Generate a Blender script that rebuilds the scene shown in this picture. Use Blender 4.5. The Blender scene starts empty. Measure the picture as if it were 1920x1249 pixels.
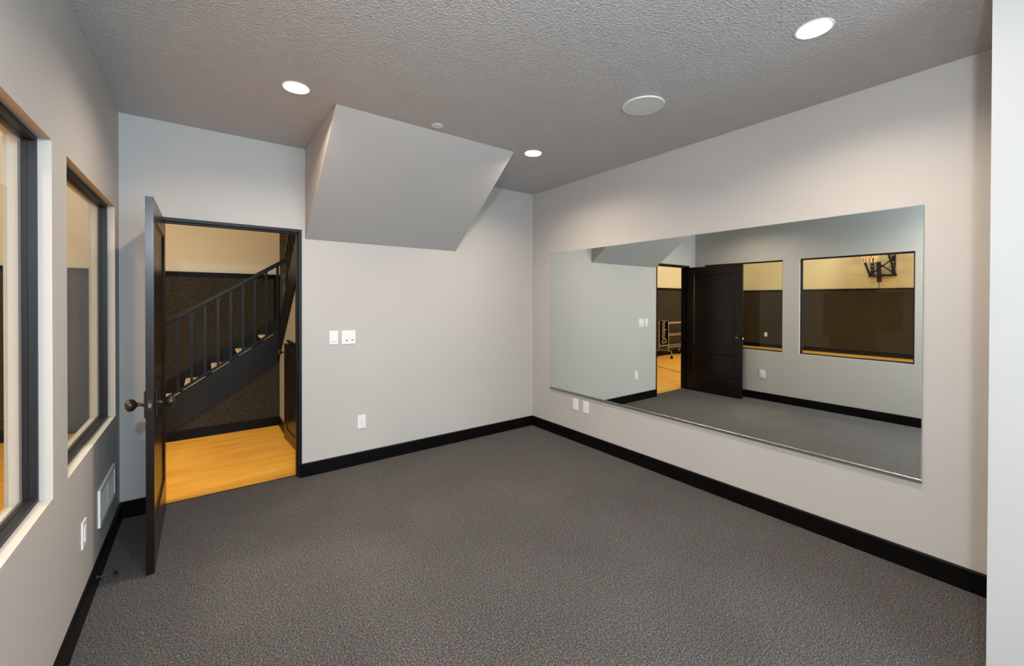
import bpy, bmesh, math, random
from mathutils import Matrix, Vector
random.seed(7)
C = bpy.context.scene.collection
S = bpy.context.scene
PI = math.pi

# ------------------------------------------------------------------ camera
cam_d = bpy.data.cameras.new('camera')
cam = bpy.data.objects.new('camera', cam_d); C.objects.link(cam)
Fv = Vector((0.5970111, 0.8022082, -0.00630539))
Rv = Vector((0.80223107, -0.59700836, 0.00251538))
Uv = Vector((0.00174652, 0.00656009, 0.99997696))
m = Matrix((Rv, Uv, -Fv)).transposed().to_4x4()
m.translation = Vector((-3.152124, -3.824196, 1.484174))
cam.matrix_world = m
cam_d.sensor_width = 36.0
cam_d.sensor_fit = 'HORIZONTAL'
cam_d.lens = 778.829 / 1920 * 36
cam_d.shift_y = -56.498 / 1920
cam_d.clip_start = 0.02
S.camera = cam

# ------------------------------------------------------------------ world, exposure
w = bpy.data.worlds.new('world'); S.world = w; w.use_nodes = True
w.node_tree.nodes['Background'].inputs[0].default_value = (0.6, 0.7, 0.8, 1)
w.node_tree.nodes['Background'].inputs[1].default_value = 0.02
S.view_settings.view_transform = 'Standard'
S.view_settings.look = 'None'
S.view_settings.gamma = 1
S.view_settings.exposure = 0.36
S.view_settings.use_curve_mapping = False
S.cycles.use_denoising = True
S.cycles.max_bounces = 10
S.cycles.diffuse_bounces = 6
S.cycles.glossy_bounces = 6
S.cycles.transparent_max_bounces = 16
S.cycles.sample_clamp_indirect = 6
S.cycles.caustics_reflective = False
S.cycles.caustics_refractive = False

# ------------------------------------------------------------------ light levels
CAN_E = 620.0                      # emission strength of each lamp lens
CAN_COL = (1.0, 0.82, 0.65)
COOL_W = 135.0                      # added cool fill from behind the photographer
COOL_COL = (0.70, 0.87, 1.0)
FLASH_W = 122.0                    # photographer's flash beside the camera
FLASH_COL = (0.76, 0.89, 1.0)
GYM_W = 150.0
GYM_COL = (1.0, 0.87, 0.62)

def area(name, loc, rot, sx, sy, power, col, spread=PI, shape='RECTANGLE'):
    l = bpy.data.lights.new(name, 'AREA'); l.shape = shape; l.size = sx; l.size_y = sy
    l.energy = power; l.color = col; l.spread = spread
    o = bpy.data.objects.new(name, l); C.objects.link(o); o.location = loc; o.rotation_euler = rot
    return o
# cool fill panel added outside the made-up opening in wall_behind
area('cool_fill', (-1.95, -7.06, 1.55), (PI/2, 0, 0), 3.0, 2.1, COOL_W, COOL_COL)
# flash held beside the camera
fl = bpy.data.lights.new('flash', 'POINT'); fl.energy = FLASH_W; fl.color = FLASH_COL; fl.shadow_soft_size = 0.05
fo = bpy.data.objects.new('flash', fl); C.objects.link(fo); fo.location = (-3.34, -4.03, 2.15)
# gym high-bay lamps
for gx, gy in ((-9.6, -0.6), (-9.2, -5.0), (-6.2, 0.0), (-6.2, -5.0)):
    area('gym_lamp', (gx, gy, 4.9), (0, 0, 0), 1.2, 0.6, GYM_W, GYM_COL)

# ------------------------------------------------------------------ materials
def pmat(name, col, rough=0.6, metal=0.0, spec=0.5, var=0.0, vscale=6.0, bump=0.0, bscale=60.0, coat=0.0, bdist=0.002, bdetail=3):
    mt = bpy.data.materials.new(name); mt.use_nodes = True
    nt = mt.node_tree; b = nt.nodes['Principled BSDF']
    b.inputs['Roughness'].default_value = rough
    b.inputs['Metallic'].default_value = metal
    b.inputs['Specular IOR Level'].default_value = spec
    b.inputs['Coat Weight'].default_value = coat
    tc = nt.nodes.new('ShaderNodeTexCoord')
    n = nt.nodes.new('ShaderNodeTexNoise'); n.inputs['Scale'].default_value = vscale; n.inputs['Detail'].default_value = 3
    nt.links.new(tc.outputs['Object'], n.inputs['Vector'])
    r = nt.nodes.new('ShaderNodeMapRange'); r.inputs[1].default_value = 0.3; r.inputs[2].default_value = 0.7
    r.inputs[3].default_value = 1 - var; r.inputs[4].default_value = 1 + var
    nt.links.new(n.outputs['Fac'], r.inputs[0])
    mx = nt.nodes.new('ShaderNodeMix'); mx.data_type = 'RGBA'; mx.blend_type = 'MULTIPLY'
    mx.inputs[0].default_value = 1.0
    mx.inputs[6].default_value = (*col, 1)
    nt.links.new(r.outputs[0], mx.inputs[7])
    nt.links.new(mx.outputs[2], b.inputs['Base Color'])
    if bump:
        n2 = nt.nodes.new('ShaderNodeTexNoise'); n2.inputs['Scale'].default_value = bscale; n2.inputs['Detail'].default_value = bdetail
        nt.links.new(tc.outputs['Object'], n2.inputs['Vector'])
        bp = nt.nodes.new('ShaderNodeBump'); bp.inputs['Strength'].default_value = bump; bp.inputs['Distance'].default_value = bdist
        nt.links.new(n2.outputs['Fac'], bp.inputs['Height'])
        nt.links.new(bp.outputs[0], b.inputs['Normal'])
    return mt

def carpet(name, stops, scale, rough=0.95, bump=0.6, bdist=0.004, sheen=0.0):
    mt = pmat(name, (0.1, 0.1, 0.1), rough, spec=0.1)
    nt = mt.node_tree; b = nt.nodes['Principled BSDF']
    b.inputs['Sheen Weight'].default_value = sheen; b.inputs['Sheen Roughness'].default_value = 0.5; b.inputs['Sheen Tint'].default_value = (0.95, 0.92, 0.88, 1)
    tc = nt.nodes.new('ShaderNodeTexCoord')
    n = nt.nodes.new('ShaderNodeTexNoise'); n.inputs['Scale'].default_value = scale; n.inputs['Detail'].default_value = 4; n.inputs['Roughness'].default_value = 0.75
    nt.links.new(tc.outputs['Object'], n.inputs['Vector'])
    cr = nt.nodes.new('ShaderNodeValToRGB')
    el = cr.color_ramp.elements
    el[0].position = stops[0][0]; el[0].color = (*stops[0][1], 1)
    el[1].position = stops[-1][0]; el[1].color = (*stops[-1][1], 1)
    for p, c in stops[1:-1]:
        e = el.new(p); e.color = (*c, 1)
    nt.links.new(n.outputs['Fac'], cr.inputs[0])
    # colour flecks
    v = nt.nodes.new('ShaderNodeTexVoronoi'); v.inputs['Scale'].default_value = scale * 0.7
    nt.links.new(tc.outputs['Object'], v.inputs['Vector'])
    hs = nt.nodes.new('ShaderNodeMix'); hs.data_type = 'RGBA'; hs.blend_type = 'OVERLAY'; hs.inputs[0].default_value = 0.16
    nt.links.new(cr.outputs[0], hs.inputs[6]); nt.links.new(v.outputs['Color'], hs.inputs[7])
    # broad wear
    n3 = nt.nodes.new('ShaderNodeTexNoise'); n3.inputs['Scale'].default_value = 2.2; n3.inputs['Detail'].default_value = 3
    nt.links.new(tc.outputs['Object'], n3.inputs['Vector'])
    mr = nt.nodes.new('ShaderNodeMapRange'); mr.inputs[1].default_value = 0.3; mr.inputs[2].default_value = 0.7; mr.inputs[3].default_value = 0.92; mr.inputs[4].default_value = 1.08
    nt.links.new(n3.outputs['Fac'], mr.inputs[0])
    mu = nt.nodes.new('ShaderNodeMix'); mu.data_type = 'RGBA'; mu.blend_type = 'MULTIPLY'; mu.inputs[0].default_value = 1
    nt.links.new(hs.outputs[2], mu.inputs[6]); nt.links.new(mr.outputs[0], mu.inputs[7])
    nt.links.new(mu.outputs[2], b.inputs['Base Color'])
    bp = nt.nodes.new('ShaderNodeBump'); bp.inputs['Strength'].default_value = bump; bp.inputs['Distance'].default_value = bdist
    nt.links.new(n.outputs['Fac'], bp.inputs['Height']); nt.links.new(bp.outputs[0], b.inputs['Normal'])
    return mt

def wood_floor(name):
    mt = pmat(name, (0.7, 0.4, 0.1), 0.42, spec=0.5, coat=0.8)
    nt = mt.node_tree; b = nt.nodes['Principled BSDF']
    tc = nt.nodes.new('ShaderNodeTexCoord')
    mp = nt.nodes.new('ShaderNodeMapping'); mp.inputs['Scale'].default_value = (1.0, 7.0, 1.0); mp.inputs['Rotation'].default_value = (0, 0, 0)
    nt.links.new(tc.outputs['Object'], mp.inputs[0])
    n = nt.nodes.new('ShaderNodeTexNoise'); n.inputs['Scale'].default_value = 1.6; n.inputs['Detail'].default_value = 6; n.inputs['Roughness'].default_value = 0.6
    nt.links.new(mp.outputs[0], n.inputs['Vector'])
    b.inputs['Coat Roughness'].default_value = 0.30
    cr = nt.nodes.new('ShaderNodeValToRGB'); el = cr.color_ramp.elements
    el[0].position = 0.30; el[0].color = (0.70, 0.31, 0.036, 1)
    el[1].position = 0.72; el[1].color = (0.91, 0.48, 0.074, 1)
    e = el.new(0.5); e.color = (0.84, 0.42, 0.054, 1)
    nt.links.new(n.outputs['Fac'], cr.inputs[0])
    nt.links.new(cr.outputs[0], b.inputs['Base Color'])
    return mt

def ceiling_mat():
    mt = pmat('ceiling_texture_paint', (0.49, 0.48, 0.475), 0.34, spec=0.5, var=0.02)
    nt = mt.node_tree; b = nt.nodes['Principled BSDF']
    tc = nt.nodes.new('ShaderNodeTexCoord')
    n = nt.nodes.new('ShaderNodeTexNoise'); n.inputs['Scale'].default_value = 125; n.inputs['Detail'].default_value = 2; n.inputs['Distortion'].default_value = 0.6
    v = nt.nodes.new('ShaderNodeTexVoronoi'); v.inputs['Scale'].default_value = 115; v.feature = 'SMOOTH_F1'
    nt.links.new(tc.outputs['Object'], n.inputs['Vector']); nt.links.new(tc.outputs['Object'], v.inputs['Vector'])
    ad = nt.nodes.new('ShaderNodeMath'); ad.operation = 'ADD'
    nt.links.new(n.outputs['Fac'], ad.inputs[0]); nt.links.new(v.outputs['Distance'], ad.inputs[1])
    bp = nt.nodes.new('ShaderNodeBump'); bp.inputs['Strength'].default_value = 0.9; bp.inputs['Distance'].default_value = 0.004
    nt.links.new(ad.outputs[0], bp.inputs['Height']); nt.links.new(bp.outputs[0], b.inputs['Normal'])
    return mt

def glass_mat():
    mt = bpy.data.materials.new('window_glass'); mt.use_nodes = True
    nt = mt.node_tree; nt.nodes.clear()
    o = nt.nodes.new('ShaderNodeOutputMaterial')
    t = nt.nodes.new('ShaderNodeBsdfTransparent'); t.inputs[0].default_value = (0.965, 0.985, 0.975, 1)
    g = nt.nodes.new('ShaderNodeBsdfGlossy'); g.inputs['Roughness'].default_value = 0.0
    f = nt.nodes.new('ShaderNodeFresnel'); f.inputs[0].default_value = 1.5
    mx = nt.nodes.new('ShaderNodeMixShader')
    gm = nt.nodes.new('ShaderNodeNewGeometry'); sb = nt.nodes.new('ShaderNodeMath'); sb.operation = 'SUBTRACT'; sb.inputs[0].default_value = 1.0
    nt.links.new(gm.outputs['Backfacing'], sb.inputs[1])
    ml = nt.nodes.new('ShaderNodeMath'); ml.operation = 'MULTIPLY'; nt.links.new(f.outputs[0], ml.inputs[0]); nt.links.new(sb.outputs[0], ml.inputs[1])
    nt.links.new(ml.outputs[0], mx.inputs[0]); nt.links.new(t.outputs[0], mx.inputs[1]); nt.links.new(g.outputs[0], mx.inputs[2])
    nt.links.new(mx.outputs[0], o.inputs[0])
    return mt

def emis(name, col, s):
    mt = bpy.data.materials.new(name); mt.use_nodes = True
    b = mt.node_tree.nodes['Principled BSDF']
    b.inputs['Base Color'].default_value = (0.8, 0.8, 0.8, 1)
    b.inputs['Emission Color'].default_value = (*col, 1); b.inputs['Emission Strength'].default_value = s
    return mt

M = {}
M['wall'] = pmat('greige_wall_paint', (0.50, 0.476, 0.449), 0.55, spec=0.3, var=0.012, vscale=2.0, bump=0.12, bscale=220, bdist=0.001)
M['ceil'] = ceiling_mat()
M['carpet'] = carpet('charcoal_carpet', [(0.37, (0.008, 0.0075, 0.008)), (0.46, (0.046, 0.047, 0.046)), (0.56, (0.10, 0.09, 0.087)), (0.66, (0.25, 0.218, 0.21))], 140, sheen=0.07)
M['pad'] = carpet('brown_wall_carpet', [(0.35, (0.010, 0.009, 0.0075)), (0.5, (0.031, 0.028, 0.023)), (0.68, (0.064, 0.058, 0.048))], 120, bump=0.3)
M['black'] = pmat('black_painted_wood', (0.0032, 0.0026, 0.0026), 0.45, spec=0.1, var=0.15, vscale=12)
M['door'] = pmat('espresso_stained_wood', (0.010, 0.0055, 0.004), 0.27, spec=0.35, var=0.25, vscale=5)
M['frame'] = pmat('charcoal_window_frame', (0.012, 0.013, 0.017), 0.45, spec=0.25, var=0.05)
M['glass'] = glass_mat()
M['cream'] = pmat('cream_gym_wall', (0.55, 0.53, 0.44), 0.6, spec=0.3, var=0.02, vscale=1.5)
M['olive'] = pmat('understair_wall_paint', (0.26, 0.255, 0.225), 0.6, spec=0.3, var=0.02)
M['pale'] = pmat('landing_wall_paint', (0.60, 0.62, 0.62), 0.6, spec=0.3, var=0.02)
M['wood'] = wood_floor('gym_wood_floor')
M['white'] = pmat('white_plastic', (0.80, 0.79, 0.77), 0.35, spec=0.5, var=0.01)
M['slot'] = pmat('dark_slot', (0.03, 0.028, 0.026), 0.5)
M['grey_plastic'] = pmat('grille_cloth_white', (0.68, 0.68, 0.67), 0.6, var=0.02, bump=0.3, bscale=900, bdist=0.0005)
M['ring'] = pmat('white_trim_ring', (0.85, 0.83, 0.80), 0.4)
M['lamp'] = emis('lit_lamp_lens', CAN_COL, CAN_E)
M['mirror'] = pmat('mirror_silver', (0.80, 0.845, 0.81), 0.0, metal=1.0)
M['mirror'].node_tree.nodes['Principled BSDF'].inputs['Roughness'].default_value = 0.012
M['edge'] = pmat('polished_glass_edge', (0.30, 0.36, 0.34), 0.15, spec=0.6)
M['chrome'] = pmat('brushed_channel_metal', (0.34, 0.325, 0.31), 0.42, metal=1.0)
M['bronze'] = pmat('oil_rubbed_bronze', (0.035, 0.028, 0.024), 0.28, metal=0.6, spec=0.6, var=0.2, vscale=30)
M['brass'] = pmat('brass_latch', (0.78, 0.50, 0.24), 0.3, metal=0.9)
M['tread'] = pmat('tan_stair_tread', (0.68, 0.54, 0.37), 0.7, var=0.06, bump=0.2, bscale=300)
M['rail'] = pmat('black_railing_paint', (0.0055, 0.0058, 0.0068), 0.40, spec=0.2, var=0.1)
M['orange_net'] = pmat('white_net_cord', (0.75, 0.62, 0.42), 0.8)
M['steel'] = pmat('rack_tube_steel', (0.55, 0.48, 0.38), 0.3, metal=0.8)
M['rim'] = pmat('orange_rim', (0.65, 0.15, 0.03), 0.4)
M['board'] = pmat('backboard_acrylic', (0.55, 0.55, 0.52), 0.2)
M['ink'] = pmat('sign_white_lettering', (0.82, 0.78, 0.70), 0.5)
M['sign'] = pmat('black_sign_panel', (0.004, 0.004, 0.004), 0.6, spec=0.1)
M['line'] = pmat('court_line_paint', (0.03, 0.025, 0.02), 0.5)
M['subfloor'] = pmat('concrete_slab', (0.3, 0.3, 0.3), 0.9)

# ------------------------------------------------------------------ mesh helpers
def box(bm, x0, x1, y0, y1, z0, z1):
    vs = [bm.verts.new((x, y, z)) for x in (x0, x1) for y in (y0, y1) for z in (z0, z1)]
    for f in ((0, 1, 3, 2), (4, 6, 7, 5), (0, 4, 5, 1), (2, 3, 7, 6), (0, 2, 6, 4), (1, 5, 7, 3)):
        bm.faces.new([vs[i] for i in f])
    return vs

def prism(bm, pts, axis, a, b):
    """Extrude polygon pts (in the two other axes, in order) along axis from a to b."""
    def P(p, t):
        q = list(p); q.insert(axis, t); return q
    A = [bm.verts.new(P(p, a)) for p in pts]; B = [bm.verts.new(P(p, b)) for p in pts]
    bm.faces.new(A); bm.faces.new(list(reversed(B)))
    n = len(pts)
    for i in range(n):
        bm.faces.new((A[i], B[i], B[(i + 1) % n], A[(i + 1) % n]))

def cyl(bm, p0, p1, r0, r1=None, n=20, cap=True):
    r1 = r0 if r1 is None else r1
    p0 = Vector(p0); p1 = Vector(p1); d = (p1 - p0).normalized()
    a = d.orthogonal().normalized(); b = d.cross(a)
    R0 = []; R1 = []
    for i in range(n):
        t = 2 * PI * i / n; v = a * math.cos(t) + b * math.sin(t)
        R0.append(bm.verts.new(p0 + v * r0)); R1.append(bm.verts.new(p1 + v * r1))
    for i in range(n):
        bm.faces.new((R0[i], R0[(i + 1) % n], R1[(i + 1) % n], R1[i]))
    if cap:
        bm.faces.new(list(reversed(R0))); bm.faces.new(R1)

def tube(bm, pts, r, n=10):
    pts = [Vector(p) for p in pts]
    rings = []
    a = None
    for i, p in enumerate(pts):
        d = (pts[min(i + 1, len(pts) - 1)] - pts[max(i - 1, 0)]).normalized()
        if a is None: a = d.orthogonal().normalized()
        a = (a - d * a.dot(d)).normalized(); b = d.cross(a)
        rings.append([bm.verts.new(p + (a * math.cos(2 * PI * k / n) + b * math.sin(2 * PI * k / n)) * r) for k in range(n)])
    for A, B in zip(rings, rings[1:]):
        for k in range(n):
            bm.faces.new((A[k], A[(k + 1) % n], B[(k + 1) % n], B[k]))
    bm.faces.new(list(reversed(rings[0]))); bm.faces.new(rings[-1])

def lathe(bm, prof, origin, axis, n=32):
    """prof: list of (radius, distance along axis)."""
    o = Vector(origin); d = Vector(axis).normalized(); a = d.orthogonal().normalized(); b = d.cross(a)
    rings = []
    for r, h in prof:
        if r < 1e-6:
            rings.append([bm.verts.new(o + d * h)])
        else:
            rings.append([bm.verts.new(o + d * h + (a * math.cos(2 * PI * k / n) + b * math.sin(2 * PI * k / n)) * r) for k in range(n)])
    for A, B in zip(rings, rings[1:]):
        for k in range(n):
            k2 = (k + 1) % n
            f = []
            f.append(A[k] if len(A) > 1 else A[0])
            if len(A) > 1: f.append(A[k2])
            if len(B) > 1: f.append(B[k2]); f.append(B[k])
            else: f.append(B[0])
            if len(f) >= 3: bm.faces.new(f)

def obj(name, bm, mat, parent=None, loc=None, bevel=0.0, smooth=False, seg=2):
    bmesh.ops.recalc_face_normals(bm, faces=bm.faces)
    me = bpy.data.meshes.new(name)
    if smooth:
        for f in bm.faces: f.smooth = True
    bm.to_mesh(me); bm.free()
    for mt in (mat if isinstance(mat, (list, tuple)) else [mat]): me.materials.append(mt)
    o = bpy.data.objects.new(name, me); C.objects.link(o)
    if loc is not None: o.location = loc
    if parent is not None: o.parent = parent
    if smooth:
        e = o.modifiers.new('edge_split', 'EDGE_SPLIT'); e.split_angle = math.radians(38)
    if bevel:
        b = o.modifiers.new('bevel', 'BEVEL'); b.width = bevel; b.segments = seg; b.limit_method = 'ANGLE'
    return o

def bx(name, mat, dims, parent=None, bevel=0.0):
    bm = bmesh.new(); box(bm, *dims); return obj(name, bm, mat, parent, bevel=bevel)

def tag(o, label=None, cat=None, group=None, kind=None):
    if label: o['label'] = label
    if cat: o['category'] = cat
    if group: o['group'] = group
    if kind: o['kind'] = kind
    return o

def struct(o, label, cat='wall'):
    return tag(o, label, cat, kind='structure')

def empty(name, loc, label=None, cat=None, group=None, kind=None):
    o = bpy.data.objects.new(name, None); C.objects.link(o); o.location = loc; o.empty_display_size = 0.1
    return tag(o, label, cat, group, kind)

def rel(o, parent):
    """Parent o (built in world coordinates) to parent, keeping it in place."""
    o.parent = parent
    o.matrix_parent_inverse = Matrix.Translation(-world_loc(parent))
    return o
def world_loc(o):
    v = Vector(o.location)
    p = o.parent
    if p is not None:
        v = v + world_loc(p) + o.matrix_parent_inverse.translation
    return v

def part(name, bm, mat, parent, **k):
    return rel(obj(name, bm, mat, **k), parent)
def pbox(name, mat, dims, parent, bevel=0.0):
    return rel(bx(name, mat, dims, bevel=bevel), parent)

def grid_solid(us, vs, holes, t0, t1, axis):
    """Solid panel spanning the u/v breaks, minus the cells inside the holes; thickness t0..t1 along axis."""
    bm = bmesh.new()
    def inside(i, j):
        cu = (us[i] + us[i + 1]) / 2; cv = (vs[j] + vs[j + 1]) / 2
        return not any(h[0] < cu < h[1] and h[2] < cv < h[3] for h in holes)
    cache = {}
    def V(i, j, t):
        k = (i, j, t)
        if k not in cache:
            p = [us[i], vs[j]]; p.insert(axis, t1 if t else t0); cache[k] = bm.verts.new(p)
        return cache[k]
    nu, nv = len(us) - 1, len(vs) - 1
    ok = [[inside(i, j) for j in range(nv)] for i in range(nu)]
    for i in range(nu):
        for j in range(nv):
            if not ok[i][j]: continue
            for t in (0, 1):
                bm.faces.new((V(i, j, t), V(i + 1, j, t), V(i + 1, j + 1, t), V(i, j + 1, t)))
            for di, dj, a, b in ((-1, 0, (i, j), (i, j + 1)), (1, 0, (i + 1, j), (i + 1, j + 1)), (0, -1, (i, j), (i + 1, j)), (0, 1, (i, j + 1), (i + 1, j + 1))):
                ii, jj = i + di, j + dj
                if not (0 <= ii < nu and 0 <= jj < nv) or not ok[ii][jj]:
                    bm.faces.new((V(*a, 0), V(*b, 0), V(*b, 1), V(*a, 1)))
    return bm

# ------------------------------------------------------------------ dimensions
H = 2.74
XL = -3.605                       # room face of the left wall
WT = 0.12
YS = -3.645                       # room face of the front wall stub
GX = -11.4                        # far gym wall
GY = 2.78                         # gym wall behind the stairs
BACK = -7.0
HI = 5.0

# ------------------------------------------------------------------ shell of the room
bm = bmesh.new(); box(bm, XL - 0.06, 0.12, BACK, 0.0, -0.05, 0.0); box(bm, -3.41, -2.505, 0.0, 0.072, -0.05, 0.0)
struct(obj('floor', bm, M['carpet']), 'dark grey speckled carpet floor of the room', 'floor')
bm = bmesh.new(); box(bm, GX - 0.1, XL - 0.06, BACK - 1.0, GY, -0.05, -0.002); box(bm, XL - 0.06, -2.2, 0.078, GY, -0.05, -0.002)
struct(obj('floor_gym', bm, M['wood']), 'honey coloured wood floor beyond the doorway', 'floor')
struct(bx('trim_threshold', M['black'], (-3.41, -2.505, 0.070, 0.080, -0.04, 0.0015)), 'thin dark strip where the carpet meets the wood floor', 'threshold')

DOX0, DOX1, DOZ = -3.425, -2.490, 2.067
us = [XL - WT, DOX0, DOX1, -1.0, 0.0]; vs = [0.0, DOZ, H + 0.1, HI]
struct(obj('wall_back', grid_solid(us, vs, [(DOX0, DOX1, -1, DOZ)], 0.0, 0.13, 1), M['wall']), 'greige wall with the doorway, switches and sloped bulkhead')
W1 = (-2.73, -1.546); W2 = (-1.335, -0.154); WZ = (0.735, 2.079)
us = [BACK, W1[0], W1[1], W2[0], W2[1], 0.0]; vs = [0.0, WZ[0], WZ[1], HI]
struct(obj('wall_left', grid_solid(us, vs, [(*W1, *WZ), (*W2, *WZ)], XL - WT, XL, 0), M['wall']), 'greige wall with two window openings onto the gym')
struct(bx('wall_right', M['wall'], (0.0, 0.12, BACK, 0.13, 0.0, H)), 'greige wall carrying the large mirror')
struct(bx('wall_front', M['wall'], (-0.8, 0.0, YS - 0.13, YS, 0.0, H)), 'pale end of the near wall at the right edge of the picture')
# far end of the space behind the photographer, opened for the added cool fill
us = [XL, -3.45, -0.45, 0.0]; vs = [0.0, 0.5, 2.6, H]
struct(obj('wall_behind', grid_solid(us, vs, [(-3.45, -0.45, 0.5, 2.6)], BACK - 0.12, BACK, 1), M['wall']), 'unseen wall behind the photographer with an opening added for fill light')

# ceiling with round cut-outs for the recessed lamps
CANS = [(-2.707, -1.079), (-0.888, -1.078), (-0.887, -3.11), (-2.707, -3.11)]
CR = 0.070
def ceiling_mesh():
    bm = bmesh.new()
    q = 0.1
    xs = sorted({XL, 0.0, *[c[0] - q for c in CANS], *[c[0] + q for c in CANS]})
    ys = sorted({BACK, 0.0, *[c[1] - q for c in CANS], *[c[1] + q for c in CANS]})
    xs = [x for i, x in enumerate(xs) if i == 0 or x - xs[i - 1] > 1e-4]; ys = [y for i, y in enumerate(ys) if i == 0 or y - ys[i - 1] > 1e-4]
    for i in range(len(xs) - 1):
        for j in range(len(ys) - 1):
            x0, x1, y0, y1 = xs[i], xs[i + 1], ys[j], ys[j + 1]
            c = [c for c in CANS if x0 < c[0] < x1 and y0 < c[1] < y1]
            if not c:
                bm.faces.new([bm.verts.new(p) for p in ((x0, y0, H), (x1, y0, H), (x1, y1, H), (x0, y1, H))]); continue
            cx, cy = c[0]; n = 32; inn = []; out = []; up = []
            for k in range(n):
                t = 2 * PI * k / n; ct, st = math.cos(t), math.sin(t); s = 1 / max(abs(ct), abs(st))
                dx, dy = ct * s, st * s
                out.append(bm.verts.new((cx + (dx * (x1 - cx) if dx > 0 else dx * (cx - x0)), cy + (dy * (y1 - cy) if dy > 0 else dy * (cy - y0)), H)))
                inn.append(bm.verts.new((cx + CR * ct, cy + CR * st, H))); up.append(bm.verts.new((cx + CR * ct, cy + CR * st, H + 0.06)))
            for k in range(n):
                l = (k + 1) % n
                bm.faces.new((out[k], out[l], inn[l], inn[k])); bm.faces.new((inn[k], inn[l], up[l], up[k]))
    box(bm, XL, 0.0, BACK, 0.0, H + 0.06, H + 0.16)
    bmesh.ops.remove_doubles(bm, verts=bm.verts, dist=1e-5)
    return bm
cb = ceiling_mesh()
struct(obj('ceiling', cb, M['ceil']), 'grey knockdown-textured ceiling with recessed lamps', 'ceiling')

# sloped bulkhead under the upper stair flight
SX0, SX1, SZ, SD = -2.465, -1.037, 1.991, 1.008
bm = bmesh.new(); prism(bm, [(0.0, SZ), (0.0, H), (-SD, H)], 0, SX0, SX1)
struct(obj('wall_bulkhead', bm, M['wall'], bevel=0.004), 'sloped greige bulkhead dropping from the ceiling to the back wall', 'bulkhead')

# baseboards
BH, BT = 0.112, 0.015
def base_prof():      # (out, z)
    return [(0, 0), (BT, 0), (BT, BH - 0.006), (BT - 0.005, BH), (0, BH)]
def baseboard(name, axis, a, b, wall, sgn, label, h=BH):
    bm = bmesh.new()
    pts = [(wall + sgn * o, z if z < 0.05 else z - BH + h) for o, z in base_prof()]
    prism(bm, pts, axis, a, b)
    return struct(obj(name, bm, M['black']), label, 'baseboard')
bm = bmesh.new()
prism(bm, [(-o, z) for o, z in base_prof()], 0, DOX1 - 0.012, 0.0); prism(bm, [(-o, z) for o, z in base_prof()], 0, XL, DOX0)
struct(obj('baseboard_back', bm, M['black']), 'black baseboard along the back wall on both sides of the doorway', 'baseboard')
baseboard('baseboard_right', 1, YS, -BT, 0.0, -1, 'black baseboard under the mirror wall')
baseboard('baseboard_left', 1, BACK, -BT, XL, 1, 'black baseboard under the two windows')

# ------------------------------------------------------------------ door frame and door
tr = empty('trim_door_frame', (-2.95, 0, 0), 'black door frame set flush in the back wall', 'door frame', kind='structure')
JX0, JX1, JZ = -3.402, -2.514, 2.044
def frame_ring(bm, x0, x1, zt, w, y0, y1):
    box(bm, x0 - w, x0, y0, y1, 0.0, zt + w); box(bm, x1, x1 + w, y0, y1, 0.0, zt + w); box(bm, x0, x1, y0, y1, zt, zt + w)
bm = bmesh.new(); frame_ring(bm, JX0, JX1, JZ, 0.0228, -0.004, 0.134); part('jamb', bm, M['rail'], tr)
bm = bmesh.new(); frame_ring(bm, JX0 + 0.011, JX1 - 0.011, JZ - 0.011, 0.0108, 0.040, 0.085); part('door_stop_bead', bm, M['rail'], tr)
pbox('strike_plate', M['bronze'], (JX1 - 0.0015, JX1 + 0.001, 0.006, 0.034, 0.88, 0.95), tr)

DX0, DX1, DY0, DY1, DZ0, DZ1 = -3.3985, -3.3635, -0.884, -0.004, 0.008, 2.034
def panelled_slab(x0, x1, y0, y1, z0, z1, panels, depth=0.011, slope=0.014):
    bm = bmesh.new()
    ys = sorted({y0, y1, *[p[0] for p in panels], *[p[1] for p in panels]}); zs = sorted({z0, z1, *[p[2] for p in panels], *[p[3] for p in panels]})
    for side, xf, sg in ((0, x0, 1), (1, x1, -1)):
        for i in range(len(ys) - 1):
            for j in range(len(zs) - 1):
                a, b, c, d = ys[i], ys[i + 1], zs[j], zs[j + 1]
                def q(t, e): return [bm.verts.new((xf + sg * t, y, z)) for y, z in ((a + e, c + e), (b - e, c + e), (b - e, d - e), (a + e, d - e))]
                o = q(0, 0)
                if any(abs(p[0] - a) < 1e-6 and abs(p[1] - b) < 1e-6 and abs(p[2] - c) < 1e-6 and abs(p[3] - d) < 1e-6 for p in panels):
                    i1 = q(0.004, 0.002); i2 = q(depth, slope)
                    for A, B in ((o, i1), (i1, i2)):
                        for k in range(4): bm.faces.new((A[k], A[(k + 1) % 4], B[(k + 1) % 4], B[k]))
                    bm.faces.new(i2)
                else: bm.faces.new(o)
    for f in (((x0, y0, z0), (x1, y0, z0), (x1, y0, z1), (x0, y0, z1)), ((x0, y1, z0), (x1, y1, z0), (x1, y1, z1), (x0, y1, z1)),
              ((x0, y0, z0), (x1, y0, z0), (x1, y1, z0), (x0, y1, z0)), ((x0, y0, z1), (x1, y0, z1), (x1, y1, z1), (x0, y1, z1))):
        bm.faces.new([bm.verts.new(v) for v in f])
    bmesh.ops.remove_doubles(bm, verts=bm.verts, dist=1e-5)
    return bm
d1 = empty('door_1', (DX0, DY1, 0), 'dark espresso two-panel door standing open into the room', 'door', kind='structure')
part('door_leaf', panelled_slab(DX0, DX1, DY0, DY1, DZ0, DZ1, [(-0.770, -0.115, 0.245, 0.645), (-0.770, -0.115, 0.750, 1.915)]), M['door'], d1)
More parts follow.
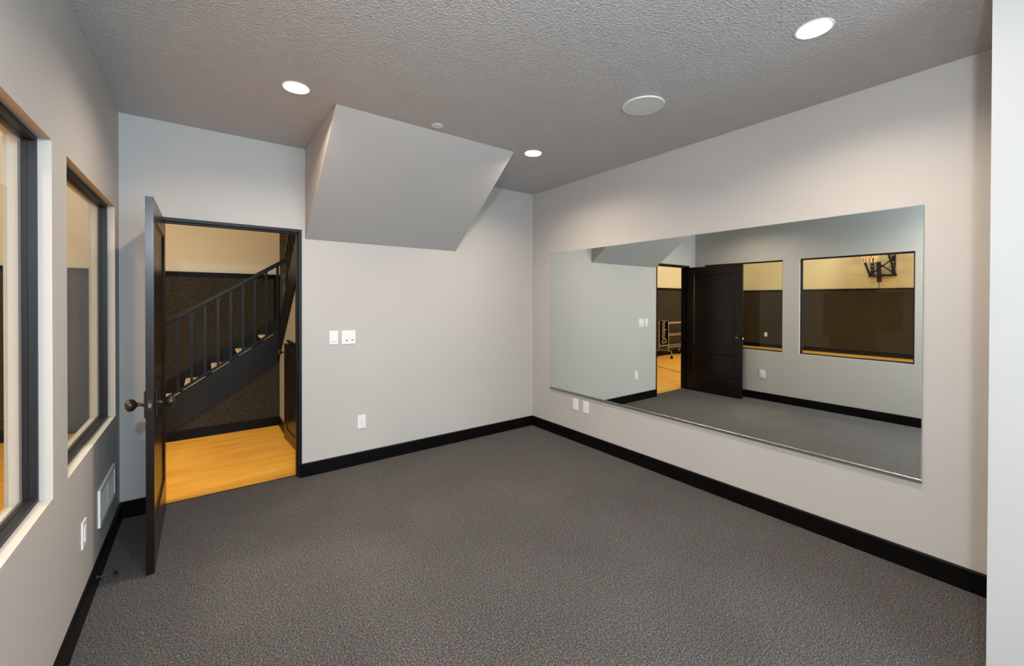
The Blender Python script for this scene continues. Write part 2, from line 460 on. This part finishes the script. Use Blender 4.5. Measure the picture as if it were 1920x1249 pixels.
def knob(parent, x, y, z, sx, mat=None):
    mat = mat or M['bronze']
    bm = bmesh.new(); box(bm, min(x, x + sx * 0.009), max(x, x + sx * 0.009), y - 0.032, y + 0.032, z - 0.072, z + 0.072)
    part('knob_backplate', bm, mat, parent, bevel=0.004)
    bm = bmesh.new()
    prof = [(0.0, 0.0), (0.016, 0.0), (0.0135, 0.006), (0.0095, 0.014), (0.0090, 0.026), (0.0130, 0.032), (0.0250, 0.040), (0.0320, 0.050), (0.0335, 0.059), (0.0300, 0.069), (0.0190, 0.077), (0.0, 0.080)]
    lathe(bm, prof, (x + sx * 0.009, y, z), (sx, 0, 0)); 
    o = part('door_knob', bm, mat, parent, smooth=True); o['label'] = 'dark bronze round knob'
knob(d1, DX0, -0.822, 0.915, -1); knob(d1, DX1, -0.822, 0.915, 1)
lp = pbox('latch_plate', M['bronze'], (DX0 + 0.005, DX1 - 0.005, DY0 - 0.0015, DY0 + 0.001, 0.884, 0.945), d1, bevel=0.0015)
bm = bmesh.new(); prism(bm, [(DX0 + 0.012, DY0), (DX0 + 0.024, DY0), (DX0 + 0.024, DY0 - 0.003), (DX0 + 0.012, DY0 - 0.011)], 2, 0.905, 0.926)
part('latch_bolt', bm, M['brass'], lp)['label'] = 'small brass latch bolt'
for hz in (0.22, 1.03, 1.82):
    bm = bmesh.new(); cyl(bm, (DX0 - 0.006, -0.006, hz - 0.045), (DX0 - 0.006, -0.006, hz + 0.045), 0.006, n=12)
    part('hinge', bm, M['bronze'], d1, smooth=True)

# ------------------------------------------------------------------ windows
def window(name, Y, label):
    y0, y1 = Y; z0, z1 = WZ
    e = empty(name, (XL - 0.06, (y0 + y1) / 2, z0), label, 'window', kind='structure')
    x0, x1 = XL - 0.080, XL - 0.036
    f = 0.019
    # outer frame in two stepped halves
    bm = bmesh.new()
    for a, b, t in ((x0, (x0 + x1) / 2 - 0.0008, f), ((x0 + x1) / 2 + 0.0008, x1, f - 0.002)):
        box(bm, a, b, y0, y0 + t, z0, z1); box(bm, a, b, y1 - t, y1, z0, z1)
        box(bm, a, b, y0 + t, y1 - t, z0, z0 + t); box(bm, a, b, y0 + t, y1 - t, z1 - t, z1)
    part('window_frame', bm, M['frame'], e)
    xm = (x0 + x1) / 2
    pbox('window_pane', M['glass'], (xm - 0.003, xm + 0.003, y0 + f - 0.006, y1 - f + 0.006, z0 + f - 0.006, z1 - f + 0.006), e)
    return e
window('window_1', W1, 'large gym window nearest the camera with a dark frame')
window('window_2', W2, 'gym window beside the open door with a dark frame')

# ------------------------------------------------------------------ mirror
MY0, MY1, MZ0, MZ1 = -3.347, -0.327, 0.495, 2.011
mr = empty('wall_mirror', (0, (MY0 + MY1) / 2, MZ0), 'large frameless rectangular mirror on the right wall', 'mirror')
pbox('mirror_backing', M['edge'], (-0.0074, -0.0005, MY0, MY1, MZ0, MZ1), mr)
pbox('mirror_glass', M['mirror'], (-0.0080, -0.0074, MY0 + 0.003, MY1 - 0.003, MZ0 + 0.003, MZ1 - 0.003), mr)
bm = bmesh.new(); prism(bm, [(0.0, MZ0 - 0.004), (-0.013, MZ0 - 0.004), (-0.0160, MZ0 - 0.001), (-0.0160, MZ0 + 0.013), (-0.013, MZ0 + 0.016), (-0.0105, MZ0 + 0.013), (-0.0105, MZ0 - 0.0005), (0.0, MZ0 - 0.0005)], 1, MY0, MY1)
part('bottom_channel', bm, M['chrome'], mr)['label'] = 'slim metal channel under the mirror'

# ------------------------------------------------------------------ electrical plates
def plate(kind, p, n_axis, sgn, w, h, label, cat, group=None, name=None, d=0.006):
    """p: centre on the wall surface; n_axis 0 or 1 is the wall normal."""
    e = empty(name or kind, p, label, cat, group)
    def B(nm, mat, u0, u1, z0, z1, t0, t1, par=None, bev=0.0):
        a, b = sorted((p[n_axis] + sgn * t0, p[n_axis] + sgn * t1)); u = 1 - n_axis
        dims = [0] * 6
        dims[2 * n_axis] = a; dims[2 * n_axis + 1] = b
        dims[2 * u] = p[u] + u0; dims[2 * u + 1] = p[u] + u1
        dims[4] = p[2] + z0; dims[5] = p[2] + z1
        return pbox(nm, mat, dims, par or e, bevel=bev)
    B('cover_plate', M['white'], -w / 2, w / 2, -h / 2, h / 2, 0.0, d, bev=0.002)
    if kind == 'light_switch':
        B('rocker', M['white'], -0.0165, 0.0165, -0.033, 0.033, d, d + 0.0035, bev=0.0015)
        B('rocker_gap', M['slot'], -0.0165, 0.0165, -0.0355, -0.033, d, d + 0.0006)
    elif kind == 'wall_outlet':
        f = B('receptacle', M['white'], -0.0165, 0.0165, -0.033, 0.033, d, d + 0.0015, bev=0.0006)
        for zc in (0.017, -0.017):
            for du in (-0.006, 0.006): B('socket_slot', M['slot'], du - 0.001, du + 0.001, zc - 0.001, zc + 0.007, d + 0.0014, d + 0.0018, f)
            B('socket_slot', M['slot'], -0.0022, 0.0022, zc - 0.0105, zc - 0.0065, d + 0.0014, d + 0.0018, f)
    elif kind == 'jack_plate':
        for uc in (-0.023, 0.023):
            f = B('module', M['white'], uc - 0.0165, uc + 0.0165, -0.033, 0.033, d, d + 0.0025, bev=0.001)
            B('jack', M['slot'], uc + 0.0, uc + 0.014, -0.031, -0.023, d + 0.0024, d + 0.0032, f)
    elif kind == 'blank_plate':
        B('insert', M['white'], -0.0165, 0.0165, -0.033, 0.033, d, d + 0.002, bev=0.001)
    return e
plate('light_switch', (-2.240, 0.0, 1.155), 1, -1, 0.072, 0.118, 'white single rocker light switch right of the doorway', 'light switch')
plate('jack_plate', (-2.115, 0.0, 1.153), 1, -1, 0.118, 0.122, 'white double-width control plate with two dark jacks', 'wall plate')
plate('wall_outlet', (-2.001, 0.0, 0.382), 1, -1, 0.072, 0.122, 'white power outlet low on the back wall', 'outlet')
plate('blank_plate', (0.0, -0.720, 0.390), 0, -1, 0.076, 0.120, 'white wall plate below the mirror, nearer the room corner', 'wall plate', name='wall_plate')
plate('blank_plate', (0.0, -0.868, 0.390), 0, -1, 0.076, 0.120, 'white wall plate below the mirror, farther from the room corner', 'wall plate', name='wall_plate')
plate('light_switch', (XL, -1.070, 0.385), 0, 1, 0.080, 0.122, 'white rocker plate low on the left wall under the window', 'wall plate', name='wall_plate', d=0.007)

# return air register
VY0, VY1, VZ0, VZ1 = -0.725, -0.250, 0.255, 0.455
v = empty('air_vent', (XL, -0.49, 0.355), 'white louvred air register low on the left wall behind the door', 'vent')
bm = bmesh.new()
t = 0.022
for a in ((VY0, VY0 + t, VZ0, VZ1), (VY1 - t, VY1, VZ0, VZ1), (VY0 + t, VY1 - t, VZ0, VZ0 + t), (VY0 + t, VY1 - t, VZ1 - t, VZ1)):
    box(bm, XL, XL + 0.010, *a)
part('register_frame', bm, M['white'], v)
pbox('duct_backing', M['slot'], (XL, XL + 0.0008, VY0 + t, VY1 - t, VZ0 + t, VZ1 - t), v)
ns = 11
bm = bmesh.new()
for i in range(ns):
    zc = VZ0 + t + (i + 0.5) * (VZ1 - VZ0 - 2 * t) / ns
    prism(bm, [(XL + 0.0008, zc + 0.0035), (XL + 0.0078, zc - 0.0030), (XL + 0.0086, zc - 0.0020), (XL + 0.0016, zc + 0.0047)], 1, VY0 + t, VY1 - t)
sl = part('louvre_slats', bm, M['white'], v); sl['kind'] = 'stuff'
for yc in ((VY0 + VY1) / 2,):
    pbox('slat_divider', M['white'], (XL + 0.0008, XL + 0.0075, yc - 0.004, yc + 0.004, VZ0 + t, VZ1 - t), v)

# door stop on the left baseboard
ds = empty('door_stop', (XL + BT, -0.864, 0.062), 'dark rigid door stop sticking out of the left baseboard', 'door stop')
bm = bmesh.new(); cyl(bm, (XL + BT, -0.864, 0.062), (XL + BT + 0.005, -0.864, 0.062), 0.011, 0.009, 16); cyl(bm, (XL + BT + 0.005, -0.864, 0.062), (XL + BT + 0.062, -0.864, 0.060), 0.0035, n=12)
part('stem', bm, M['bronze'], ds, smooth=True)
bm = bmesh.new(); cyl(bm, (XL + BT + 0.062, -0.864, 0.060), (XL + BT + 0.078, -0.864, 0.060), 0.0075, 0.0085, 16); part('rubber_tip', bm, M['black'], ds, smooth=True)

# ------------------------------------------------------------------ ceiling fittings
LN = ['recessed ceiling lamp above the doorway side of the room', 'recessed ceiling lamp near the far right corner of the room', 'recessed ceiling lamp nearest the mirror, at the top right', 'recessed ceiling lamp overhead, out of the picture']
for (cx, cy), lab in zip(CANS, LN):
    e = empty('recessed_light', (cx, cy, H), lab, 'ceiling light')
    bm = bmesh.new(); lathe(bm, [(CR - 0.003, 0.0), (CR - 0.003, 0.003), (CR + 0.004, 0.0035), (CR + 0.007, 0.002), (CR + 0.007, 0.0)], (cx, cy, H), (0, 0, -1), 40)
    part('trim_ring', bm, M['ring'], e, smooth=True)
    bm = bmesh.new(); lathe(bm, [(CR - 0.002, 0.0), (CR - 0.005, -0.030), (0.062, -0.034)], (cx, cy, H), (0, 0, -1), 40)
    part('baffle', bm, M['ring'], e, smooth=True)
    bm = bmesh.new(); lathe(bm, [(0.0635, 0.0), (0.045, 0.003), (0.0, 0.005)], (cx, cy, H + 0.031), (0, 0, -1), 40)
    part('lens', bm, M['lamp'], e, smooth=True)
sp = empty('ceiling_speaker', (-0.875, -2.175, H), 'round white flush speaker grille in the ceiling', 'speaker')
bm = bmesh.new(); lathe(bm, [(0.128, 0.0), (0.131, 0.0), (0.131, 0.004), (0.128, 0.0068), (0.125, 0.0068), (0.125, 0.0)], (-0.875, -2.175, H), (0, 0, -1), 64); part('grille_rim', bm, M['white'], sp, smooth=True)
bm = bmesh.new(); lathe(bm, [(0.0, 0.0), (0.1248, 0.0), (0.1248, 0.0065), (0.0, 0.0072)], (-0.875, -2.175, H), (0, 0, -1), 64); part('grille', bm, M['grey_plastic'], sp, smooth=True)
sk = empty('sprinkler_cover', (-1.801, -1.106, H), 'small round white sprinkler cover by the bulkhead', 'sprinkler')
bm = bmesh.new(); lathe(bm, [(0.0, 0.0), (0.026, 0.0), (0.026, 0.004), (0.0, 0.004)], (-1.801, -1.106, H), (0, 0, -1), 32); part('collar', bm, M['ring'], sk, smooth=True)
bm = bmesh.new(); lathe(bm, [(0.0, 0.004), (0.040, 0.004), (0.041, 0.006), (0.040, 0.0085), (0.0, 0.010)], (-1.801, -1.106, H), (0, 0, -1), 40); part('cover_disc', bm, M['white'], sk, smooth=True)

# ------------------------------------------------------------------ gym shell
WZT = 1.83
LX1 = -2.29
bm = bmesh.new(); box(bm, GX - 0.12, LX1, GY, GY + 0.12, 0.0, HI)
struct(obj('wall_gym_north', bm, M['cream']), 'cream gym wall behind the stairs')
struct(bx('wall_gym_west', M['cream'], (GX - 0.12, GX, BACK - 1, GY, 0.0, HI)), 'far cream gym wall with the basketball hoop')
struct(bx('wall_gym_south', M['cream'], (GX, XL - WT, BACK - 1.12, BACK - 1, 0.0, HI)), 'south gym wall')
bm = bmesh.new(); box(bm, GX - 0.12, 0.12, BACK - 1.12, 5.0, HI, HI + 0.1)
struct(obj('ceiling_gym', bm, M['cream']), 'high gym ceiling', 'ceiling')
# wall carpet wainscot with a dark cap
PT = 0.025
struct(bx('wall_wainscot_north', M['pad'], (GX + PT, LX1, GY - PT, GY, 0.0, WZT - 0.06)), 'dark carpeted lower part of the gym wall behind the stairs', 'wainscot')
struct(bx('wall_wainscot_west', M['pad'], (GX, GX + PT, BACK - 1, GY - PT, 0.0, WZT - 0.06)), 'dark carpeted lower part of the far gym wall', 'wainscot')
struct(bx('trim_cap_north', M['black'], (GX + PT, LX1, GY - PT - 0.004, GY, WZT - 0.06, WZT)), 'dark cap strip on the wainscot behind the stairs', 'trim')
struct(bx('trim_end_north', M['black'], (LX1 - 0.075, LX1, GY - PT - 0.004, GY, 0.0, WZT - 0.06)), 'dark end strip of the wainscot by the landing', 'trim')
struct(bx('trim_cap_west', M['black'], (GX, GX + PT + 0.004, BACK - 1, GY - PT - 0.004, WZT - 0.05, WZT)), 'dark cap strip on the far gym wainscot', 'trim')
struct(bx('baseboard_gym_north', M['black'], (GX + PT, -3.9, GY - PT - 0.012, GY - PT, 0.0, 0.125)), 'black baseboard of the gym wall behind the ball rack', 'baseboard')
struct(bx('baseboard_gym_west', M['black'], (GX + PT, GX + PT + 0.012, BACK - 1, GY - PT - 0.012, 0.0, 0.115)), 'black baseboard of the far gym wall', 'baseboard')

# ------------------------------------------------------------------ stair nook
WX = -2.422                                   # face of the closet wall
def zlow(y): return 2.150 - 0.762 * y          # underside of the upper flight at the closet wall
bm = bmesh.new()
cy0, cy1, cz = 0.42, 1.185, 1.035
def col(a, b, zb):
    prism(bm, [(a, zb), (b, zb), (b, zlow(b)), (a, zlow(a))], 0, WX, WX + 0.1)
col(0.13, cy0, 0.0); col(cy0, cy1, cz); col(cy1, 1.80, 0.0)
bmesh.ops.remove_doubles(bm, verts=bm.verts, dist=1e-5)
struct(obj('wall_closet', bm, M['olive']), 'grey wall with the low closet door under the stairs')
struct(bx('baseboard_closet', M['black'], (WX - 0.015, WX, cy1 + 0.005, 1.765, 0.0, 0.10)), 'black baseboard beside the low closet door', 'baseboard')
bm = bmesh.new(); prism(bm, [(-3.57, 0.0), (WX, 0.0), (WX, 0.117 + 0.667 * (WX + 3.398) - 0.003)], 1, 1.772, 1.80)
struct(obj('wall_understair', bm, M['pad']), 'dark carpeted triangle wall under the stair stringer')
struct(bx('baseboard_understair', M['black'], (-3.56, WX - 0.015, 1.760, 1.772, 0.0, 0.10)), 'black baseboard under the stairs', 'baseboard')
struct(bx('wall_nook_east', M['olive'], (-1.0, -0.9, 0.13, 4.4, 0.0, HI)), 'wall at the far side of the stair landing')
# passage beyond the landing
LZ = 1.176
struct(bx('floor_landing', M['tread'], (-2.305, -1.0, 1.80, 4.3, LZ - 0.16, LZ)), 'tan stair landing floor', 'landing')
struct(bx('wall_landing', M['pale'], (-2.6, -1.0, 4.3, 4.4, LZ - 0.16, HI)), 'pale wall beyond the stair landing')
struct(bx('wall_passage', M['cream'], (LX1 - 0.12, LX1, GY + 0.12, 4.3, LZ - 0.16, HI)), 'cream side wall of the landing passage')
struct(bx('baseboard_landing', M['white'], (LX1, -1.0, 4.285, 4.3, LZ, LZ + 0.15)), 'white baseboard beyond the landing', 'baseboard')
struct(bx('trim_landing', M['tread'], (LX1, -1.0, 4.22, 4.3, 2.50, 2.62)), 'tan beam on the wall beyond the landing', 'beam')

# lower flight
st = empty('staircase', (-3.85, 1.8, 0), 'staircase with tan treads rising to the right beyond the doorway', 'stairs')
rise, run = 0.168, 0.257
SY0, SY1 = 1.80, GY - PT - 0.02
bm = bmesh.new()
def zs0(x): return 0.117 + 0.667 * (x + 3.398)
prism(bm, [(-3.93, 0.0), (-3.575, 0.0), (WX - 0.02, zs0(WX - 0.02)), (WX - 0.02, zs0(WX - 0.02) + 0.345), (-3.93, zs0(-3.93) + 0.345)], 1, 1.757, 1.80)
part('stringer', bm, M['rail'], st)['label'] = 'black outer stringer board'
bm = bmesh.new()
def zk(x): return 0.459 + 0.627 * (x + 3.547)
prism(bm, [(-3.98, 0.0), (-2.305, 0.95), (-2.305, zk(-2.305)), (-3.98, zk(-3.98))], 1, SY1, GY - PT)
part('skirt_board', bm, M['rail'], st)
for k in range(1, 7):
    z = rise * k; xn = -3.84 + run * (k - 1)
    bm = bmesh.new()
    n = [(xn + 0.012, z), (xn + 0.003, z - 0.006), (xn, z - 0.016), (xn + 0.003, z - 0.026), (xn + 0.012, z - 0.032)]
    prism(bm, [(xn + run + 0.03, z)] + n + [(xn + run + 0.03, z - 0.032)], 1, SY0, SY1)
    part('tread', bm, M['tread'], st)
    pbox('riser', M['rail'], (xn + 0.022, xn + 0.036, SY0, SY1, z - rise, z - 0.032), st)
pbox('riser', M['rail'], (-2.299, -2.285, SY0, SY1, LZ - rise, LZ - 0.161), st)

# upper flight (its underside is the bulkhead)
s2 = empty('upper_staircase', (-2.45, 1.5, 1.2), 'upper stair flight climbing back toward the room', 'stairs')
bm = bmesh.new()
prism(bm, [(1.755, zlow(1.755) - 0.004), (0.131, zlow(0.131) - 0.004), (0.131, zlow(0.131) + 0.39), (1.755, zlow(1.755) + 0.34)], 0, WX - 0.020, WX - 0.001)
part('stringer', bm, M['rail'], s2)
for k in range(1, 7):
    z = LZ + 0.18 * k; yn = 1.70 - 0.245 * (k - 1)
    if yn - 0.245 < 0.14: continue
    pbox('tread', M['tread'], (WX + 0.055, -1.01, yn - 0.26, yn, z - 0.03, z), s2)
    pbox('riser', M['rail'], (WX + 0.055, -1.01, yn - 0.035, yn - 0.02, z - 0.18, z - 0.03), s2)

# railings
rl = empty('stair_railing', (-3.49, 1.8, 0.5), 'black metal stair railing with square balusters beyond the doorway', 'railing')
RY = 1.80
def sl_bar(bm, x0, z0, x1, z1, h, y, w):
    prism(bm, [(x0, z0), (x1, z1), (x1, z1 + h), (x0, z0 + h)], 1, y - w / 2, y + w / 2)
def zr(x): return 1.25 + 0.650 * (x + 3.486)
def zb(x): return 0.593 + 0.6615 * (x + 3.274)
bm = bmesh.new(); sl_bar(bm, -3.93, zr(-3.93) - 0.055, -2.335, zr(-2.335) - 0.055, 0.055, RY, 0.045); part('handrail', bm, M['rail'], rl, bevel=0.006)
bm = bmesh.new(); sl_bar(bm, -3.93, zb(-3.93) - 0.035, -2.335, zb(-2.335) - 0.035, 0.032, RY, 0.03); part('bottom_rail', bm, M['rail'], rl)
x = -3.48 - 3 * 0.1155
while x < -2.43:
    w_ = 0.0125
    bm = bmesh.new(); prism(bm, [(x - w_, zb(x - w_) - 0.005), (x + w_, zb(x + w_) - 0.005), (x + w_, zr(x + w_) - 0.05), (x - w_, zr(x - w_) - 0.05)], 1, RY - w_, RY + w_)
    part('baluster', bm, M['rail'], rl); x += 0.1155
for nx, zt, z0 in ((-2.335, 2.10, 1.0085), (-3.95, 1.03, 0.0)):
    pbox('newel_post', M['rail'], (nx - 0.02, nx + 0.02, RY - 0.02, RY + 0.02, z0, zt), rl, bevel=0.003)
r2 = empty('upper_stair_railing', (-2.45, 1.76, 1.2), 'black railing of the upper stair flight at the doorway edge', 'railing')
UX = -2.352
def zu(y): return 2.03 + 0.80 * (1.80 - y)
bm = bmesh.new(); prism(bm, [(1.78, zu(1.78) - 0.05), (0.14, zu(0.14) - 0.05), (0.14, zu(0.14)), (1.78, zu(1.78))], 0, UX - 0.016, UX + 0.016); part('handrail', bm, M['rail'], r2)
y = 1.66
while y > 0.2:
    zb2 = zlow(y) + 0.30
    bm = bmesh.new(); box(bm, UX - 0.0125, UX + 0.0125, y - 0.0125, y + 0.0125, zb2 - 0.01, zu(y) - 0.045); part('baluster', bm, M['rail'], r2)
    y -= 0.115

# low closet door, slightly ajar
d2 = empty('door_2', (WX + 0.012, cy0 + 0.02, 0), 'low dark closet door under the stairs standing slightly ajar', 'door', kind='structure')
L = cy1 - cy0 - 0.02
cb = panelled_slab(0.0, 0.035, 0.0, L, 0.010, 1.018, [(0.11, L - 0.11, 0.12, 0.90)], depth=0.007)
o = obj('door_leaf', cb, M['door']); o.parent = d2
bm = bmesh.new(); box(bm, -0.008, 0.0, L - 0.085, L - 0.035, 0.87, 0.99); o = obj('knob_backplate', bm, M['bronze'], bevel=0.003); o.parent = d2
bm = bmesh.new(); lathe(bm, [(0.0, 0.0), (0.012, 0.0), (0.009, 0.010), (0.009, 0.026), (0.022, 0.038), (0.027, 0.048), (0.022, 0.062), (0.0, 0.068)], (-0.008, L - 0.06, 0.93), (-1, 0, 0)); o = obj('door_knob', bm, M['bronze'], smooth=True); o.parent = d2
d2.rotation_euler = (0, 0, math.radians(3.6))
bm = bmesh.new(); box(bm, WX - 0.012, WX, cy0 - 0.02, cy1 - 0.01, cz, cz + 0.022); struct(obj('trim_closet_header', bm, M['rail']), 'dark header strip over the low closet door', 'trim')
plate('blank_plate', (WX, 1.318, 0.42), 0, -1, 0.072, 0.115, 'white wall plate beside the low closet door', 'wall plate', name='wall_plate')

# ------------------------------------------------------------------ gym things seen through the glass and in the mirror
plate('blank_plate', (GX + PT, 2.008, 0.408), 0, 1, 0.08, 0.13, 'outlet plate on the far gym wall, left of the hoop', 'outlet', name='wall_outlet')
plate('blank_plate', (-6.95, GY - PT, 0.40), 1, -1, 0.09, 0.15, 'outlet plate on the gym wall behind the ball rack', 'outlet', name='wall_outlet')
# court line
bm = bmesh.new()
a = Vector((-5.138, 1.796, 0)); b = Vector((-4.763, 0.951, 0)); dd = (b - a).normalized(); nn = Vector((-dd.y, dd.x, 0)) * 0.019
A = a - dd * 0.9; B = b + dd * 2.5
vsA = [bm.verts.new(p + Vector((0, 0, zz))) for zz in (-0.002, 0.0) for p in (A - nn, A + nn, B + nn, B - nn)]
bm.faces.new(vsA[:4]); bm.faces.new(vsA[4:])
for k in range(4): bm.faces.new((vsA[k], vsA[(k + 1) % 4], vsA[4 + (k + 1) % 4], vsA[4 + k]))
struct(obj('floor_court_line', bm, M['line']), 'thin dark court line on the gym floor', 'court line')

# ball rack
RX0, RX1, RYF, RYB = -6.45, -7.50, 2.33, 2.60
rk = empty('ball_rack', (-6.95, 2.45, 0), 'tubular metal ball rack on casters with a black end sign', 'ball rack')
def rt(name, pts, r=0.011, mat='steel'):
    bm = bmesh.new(); tube(bm, pts, r, 8); return part(name, bm, M[mat], rk, smooth=True)
for X in (RX0, RX1):
    rt('end_frame', [(X, RYF, 0.20), (X, RYF, 0.93), (X, RYF + 0.015, 0.955), (X, RYF + 0.04, 0.97), (X, RYB - 0.04, 0.97), (X, RYB - 0.015, 0.955), (X, RYB, 0.93), (X, RYB, 0.20)])
    rt('end_frame_bar', [(X, RYF, 0.20), (X, RYB, 0.20)], 0.009)
    for yy, s in ((RYF, -1), (RYB, 1)):
        out = -0.10 if s < 0 else 0.07
        rt('leg', [(X, yy, 0.20), (X, yy + out * 0.5, 0.195), (X, yy + out * 0.9, 0.175), (X, yy + out, 0.14), (X, yy + out, 0.075)])
        c = empty('caster', (X, yy + out, 0)); c.parent = rk; c.matrix_parent_inverse = Matrix.Translation(-world_loc(rk))
        bm = bmesh.new(); cyl(bm, (X - 0.013, yy + out, 0.031), (X + 0.013, yy + out, 0.031), 0.031, n=20)
        part('caster_wheel', bm, M['black'], c, smooth=True)
        bm = bmesh.new(); box(bm, X - 0.022, X - 0.016, yy + out - 0.014, yy + out + 0.014, 0.025, 0.078); box(bm, X + 0.016, X + 0.022, yy + out - 0.014, yy + out + 0.014, 0.025, 0.078); box(bm, X - 0.022, X + 0.022, yy + out - 0.014, yy + out + 0.014, 0.072, 0.082)
        part('caster_fork', bm, M['black'], c)
for z in (0.29, 0.59, 0.90):
    for yy in (RYF, RYB):
        rt('shelf_rail', [(RX0, yy, z), (RX1, yy, z)], 0.010)
sgn = pbox('end_sign', M['sign'], (RX0 + 0.012, RX0 + 0.018, RYF - 0.01, RYB + 0.01 - 0.045, 0.375, 0.955), rk, bevel=0.0025)
sgn['label'] = 'black end panel with white lettering'
cu = bpy.data.curves.new('sign_text', 'FONT'); cu.body = 'Duobon'; cu.size = 0.175; cu.extrude = 0.0015; cu.offset = 0.0035; cu.shear = 0.25; cu.align_x = 'CENTER'; cu.align_y = 'CENTER'; cu.resolution_u = 3
to = bpy.data.objects.new('sign_text_source', cu); C.objects.link(to)
bpy.context.view_layer.update()
me = bpy.data.meshes.new_from_object(to.evaluated_get(bpy.context.evaluated_depsgraph_get()))
bpy.data.objects.remove(to)
# text x axis -> +z, text y axis -> -y, extrusion -> +x
me.transform(Matrix(((0, 0, 1, RX0 + 0.0195), (0, -1, 0, (RYF + RYB - 0.045) / 2), (1, 0, 0, 0.66), (0, 0, 0, 1))))
me.materials.clear(); me.materials.append(M['ink'])
lt = bpy.data.objects.new('sign_lettering', me); C.objects.link(lt); lt.parent = sgn; lt.matrix_parent_inverse = Matrix.Translation(-world_loc(sgn) )
rel(lt, sgn)

# basketball hoop on its wall bracket
hp = empty('basketball_hoop', (GX, -0.83, 2.15), 'basketball hoop on a black adjustable wall bracket in the gym', 'basketball hoop')
def hb(name, p0, p1, w, d, mat='rail'):
    p0 = Vector(p0); p1 = Vector(p1); bm = bmesh.new(); dr = (p1 - p0).normalized()
    a_ = dr.cross(Vector((0, 1, 0))) if abs(dr.y) < 0.9 else dr.cross(Vector((0, 0, 1)))
    a_.normalize(); b_ = dr.cross(a_).normalized()
    A = []; B = []
    for sa, sb in ((-1, -1), (1, -1), (1, 1), (-1, 1)):
        off = a_ * sa * w / 2 + b_ * sb * d / 2
        A.append(bm.verts.new(p0 + off)); B.append(bm.verts.new(p1 + off))
    bm.faces.new(A); bm.faces.new(list(reversed(B)))
    for k in range(4): bm.faces.new((A[k], A[(k + 1) % 4], B[(k + 1) % 4], B[k]))
    return part(name, bm, M[mat], hp)
for yy in (-0.63, -1.06):
    up = hb('upright', (GX + 0.03, yy, 2.15), (GX + 0.03, yy, 3.55), 0.05, 0.075)
    bm = bmesh.new()
    for q in range(14):
        cyl(bm, (GX + 0.056, yy, 2.24 + q * 0.09), (GX + 0.058, yy, 2.24 + q * 0.09), 0.011, n=10)
    part('adjustment_holes', bm, M['ring'], up)['kind'] = 'stuff'
hb('bottom_bar', (GX + 0.06, -0.56, 2.165), (GX + 0.06, -1.13, 2.165), 0.06, 0.05)
hb('cross_brace', (GX + 0.07, -0.60, 2.20), (GX + 0.07, -1.08, 2.62), 0.02, 0.03)
hb('cross_brace', (GX + 0.09, -1.10, 2.20), (GX + 0.09, -0.62, 2.62), 0.02, 0.03)
BXX = -10.55
for yy in (-0.58, -1.10):
    hb('support_arm', (GX + 0.06, yy, 2.20), (BXX - 0.03, yy, 2.72), 0.045, 0.04)
    hb('support_arm', (GX + 0.06, yy, 2.95), (BXX - 0.03, yy, 3.47), 0.045, 0.04)
hb('height_actuator', (GX + 0.14, -0.80, 1.99), (GX + 0.24, -0.80, 2.52), 0.085, 0.085)
hb('actuator_rod', (GX + 0.24, -0.80, 2.50), (GX + 0.75, -0.84, 3.3), 0.03, 0.03, 'white')
bm = bmesh.new(); tube(bm, [(GX + 0.14, -0.79, 1.99), (GX + 0.13, -0.79, 1.84), (GX + 0.13, -0.80, 1.81), (GX + 0.13, -0.90, 1.80)], 0.008, 8); part('crank_handle', bm, M['rail'], hp)
bm = bmesh.new(); box(bm, BXX - 0.02, BXX + 0.01, -1.52, -0.16, 2.90, 3.80); part('backboard', bm, M['board'], hp)
RC = Vector((BXX + 0.39, -0.84, 3.05)); RR = 0.228
bm = bmesh.new(); tube(bm, [RC + Vector((math.cos(t) * RR, math.sin(t) * RR, 0)) for t in [2 * PI * k / 32 for k in range(33)]], 0.010, 8)
box(bm, BXX + 0.01, RC.x - RR + 0.01, RC.y - 0.06, RC.y + 0.06, 3.03, 3.05)
part('rim', bm, M['rim'], hp, smooth=True)
bm = bmesh.new(); NL = 12
for k in range(NL):
    for s in (-1, 1):
        pts = []
        for i in range(13):
            f_ = i / 12; r_ = RR * (1 - 0.42 * f_ ** 0.8); t = 2 * PI * (k + s * f_ * 2.2) / NL
            pts.append(RC + Vector((math.cos(t) * r_, math.sin(t) * r_, -0.60 * f_)))
        tube(bm, pts, 0.0065, 5)
part('net', bm, M['orange_net'], hp, smooth=True)
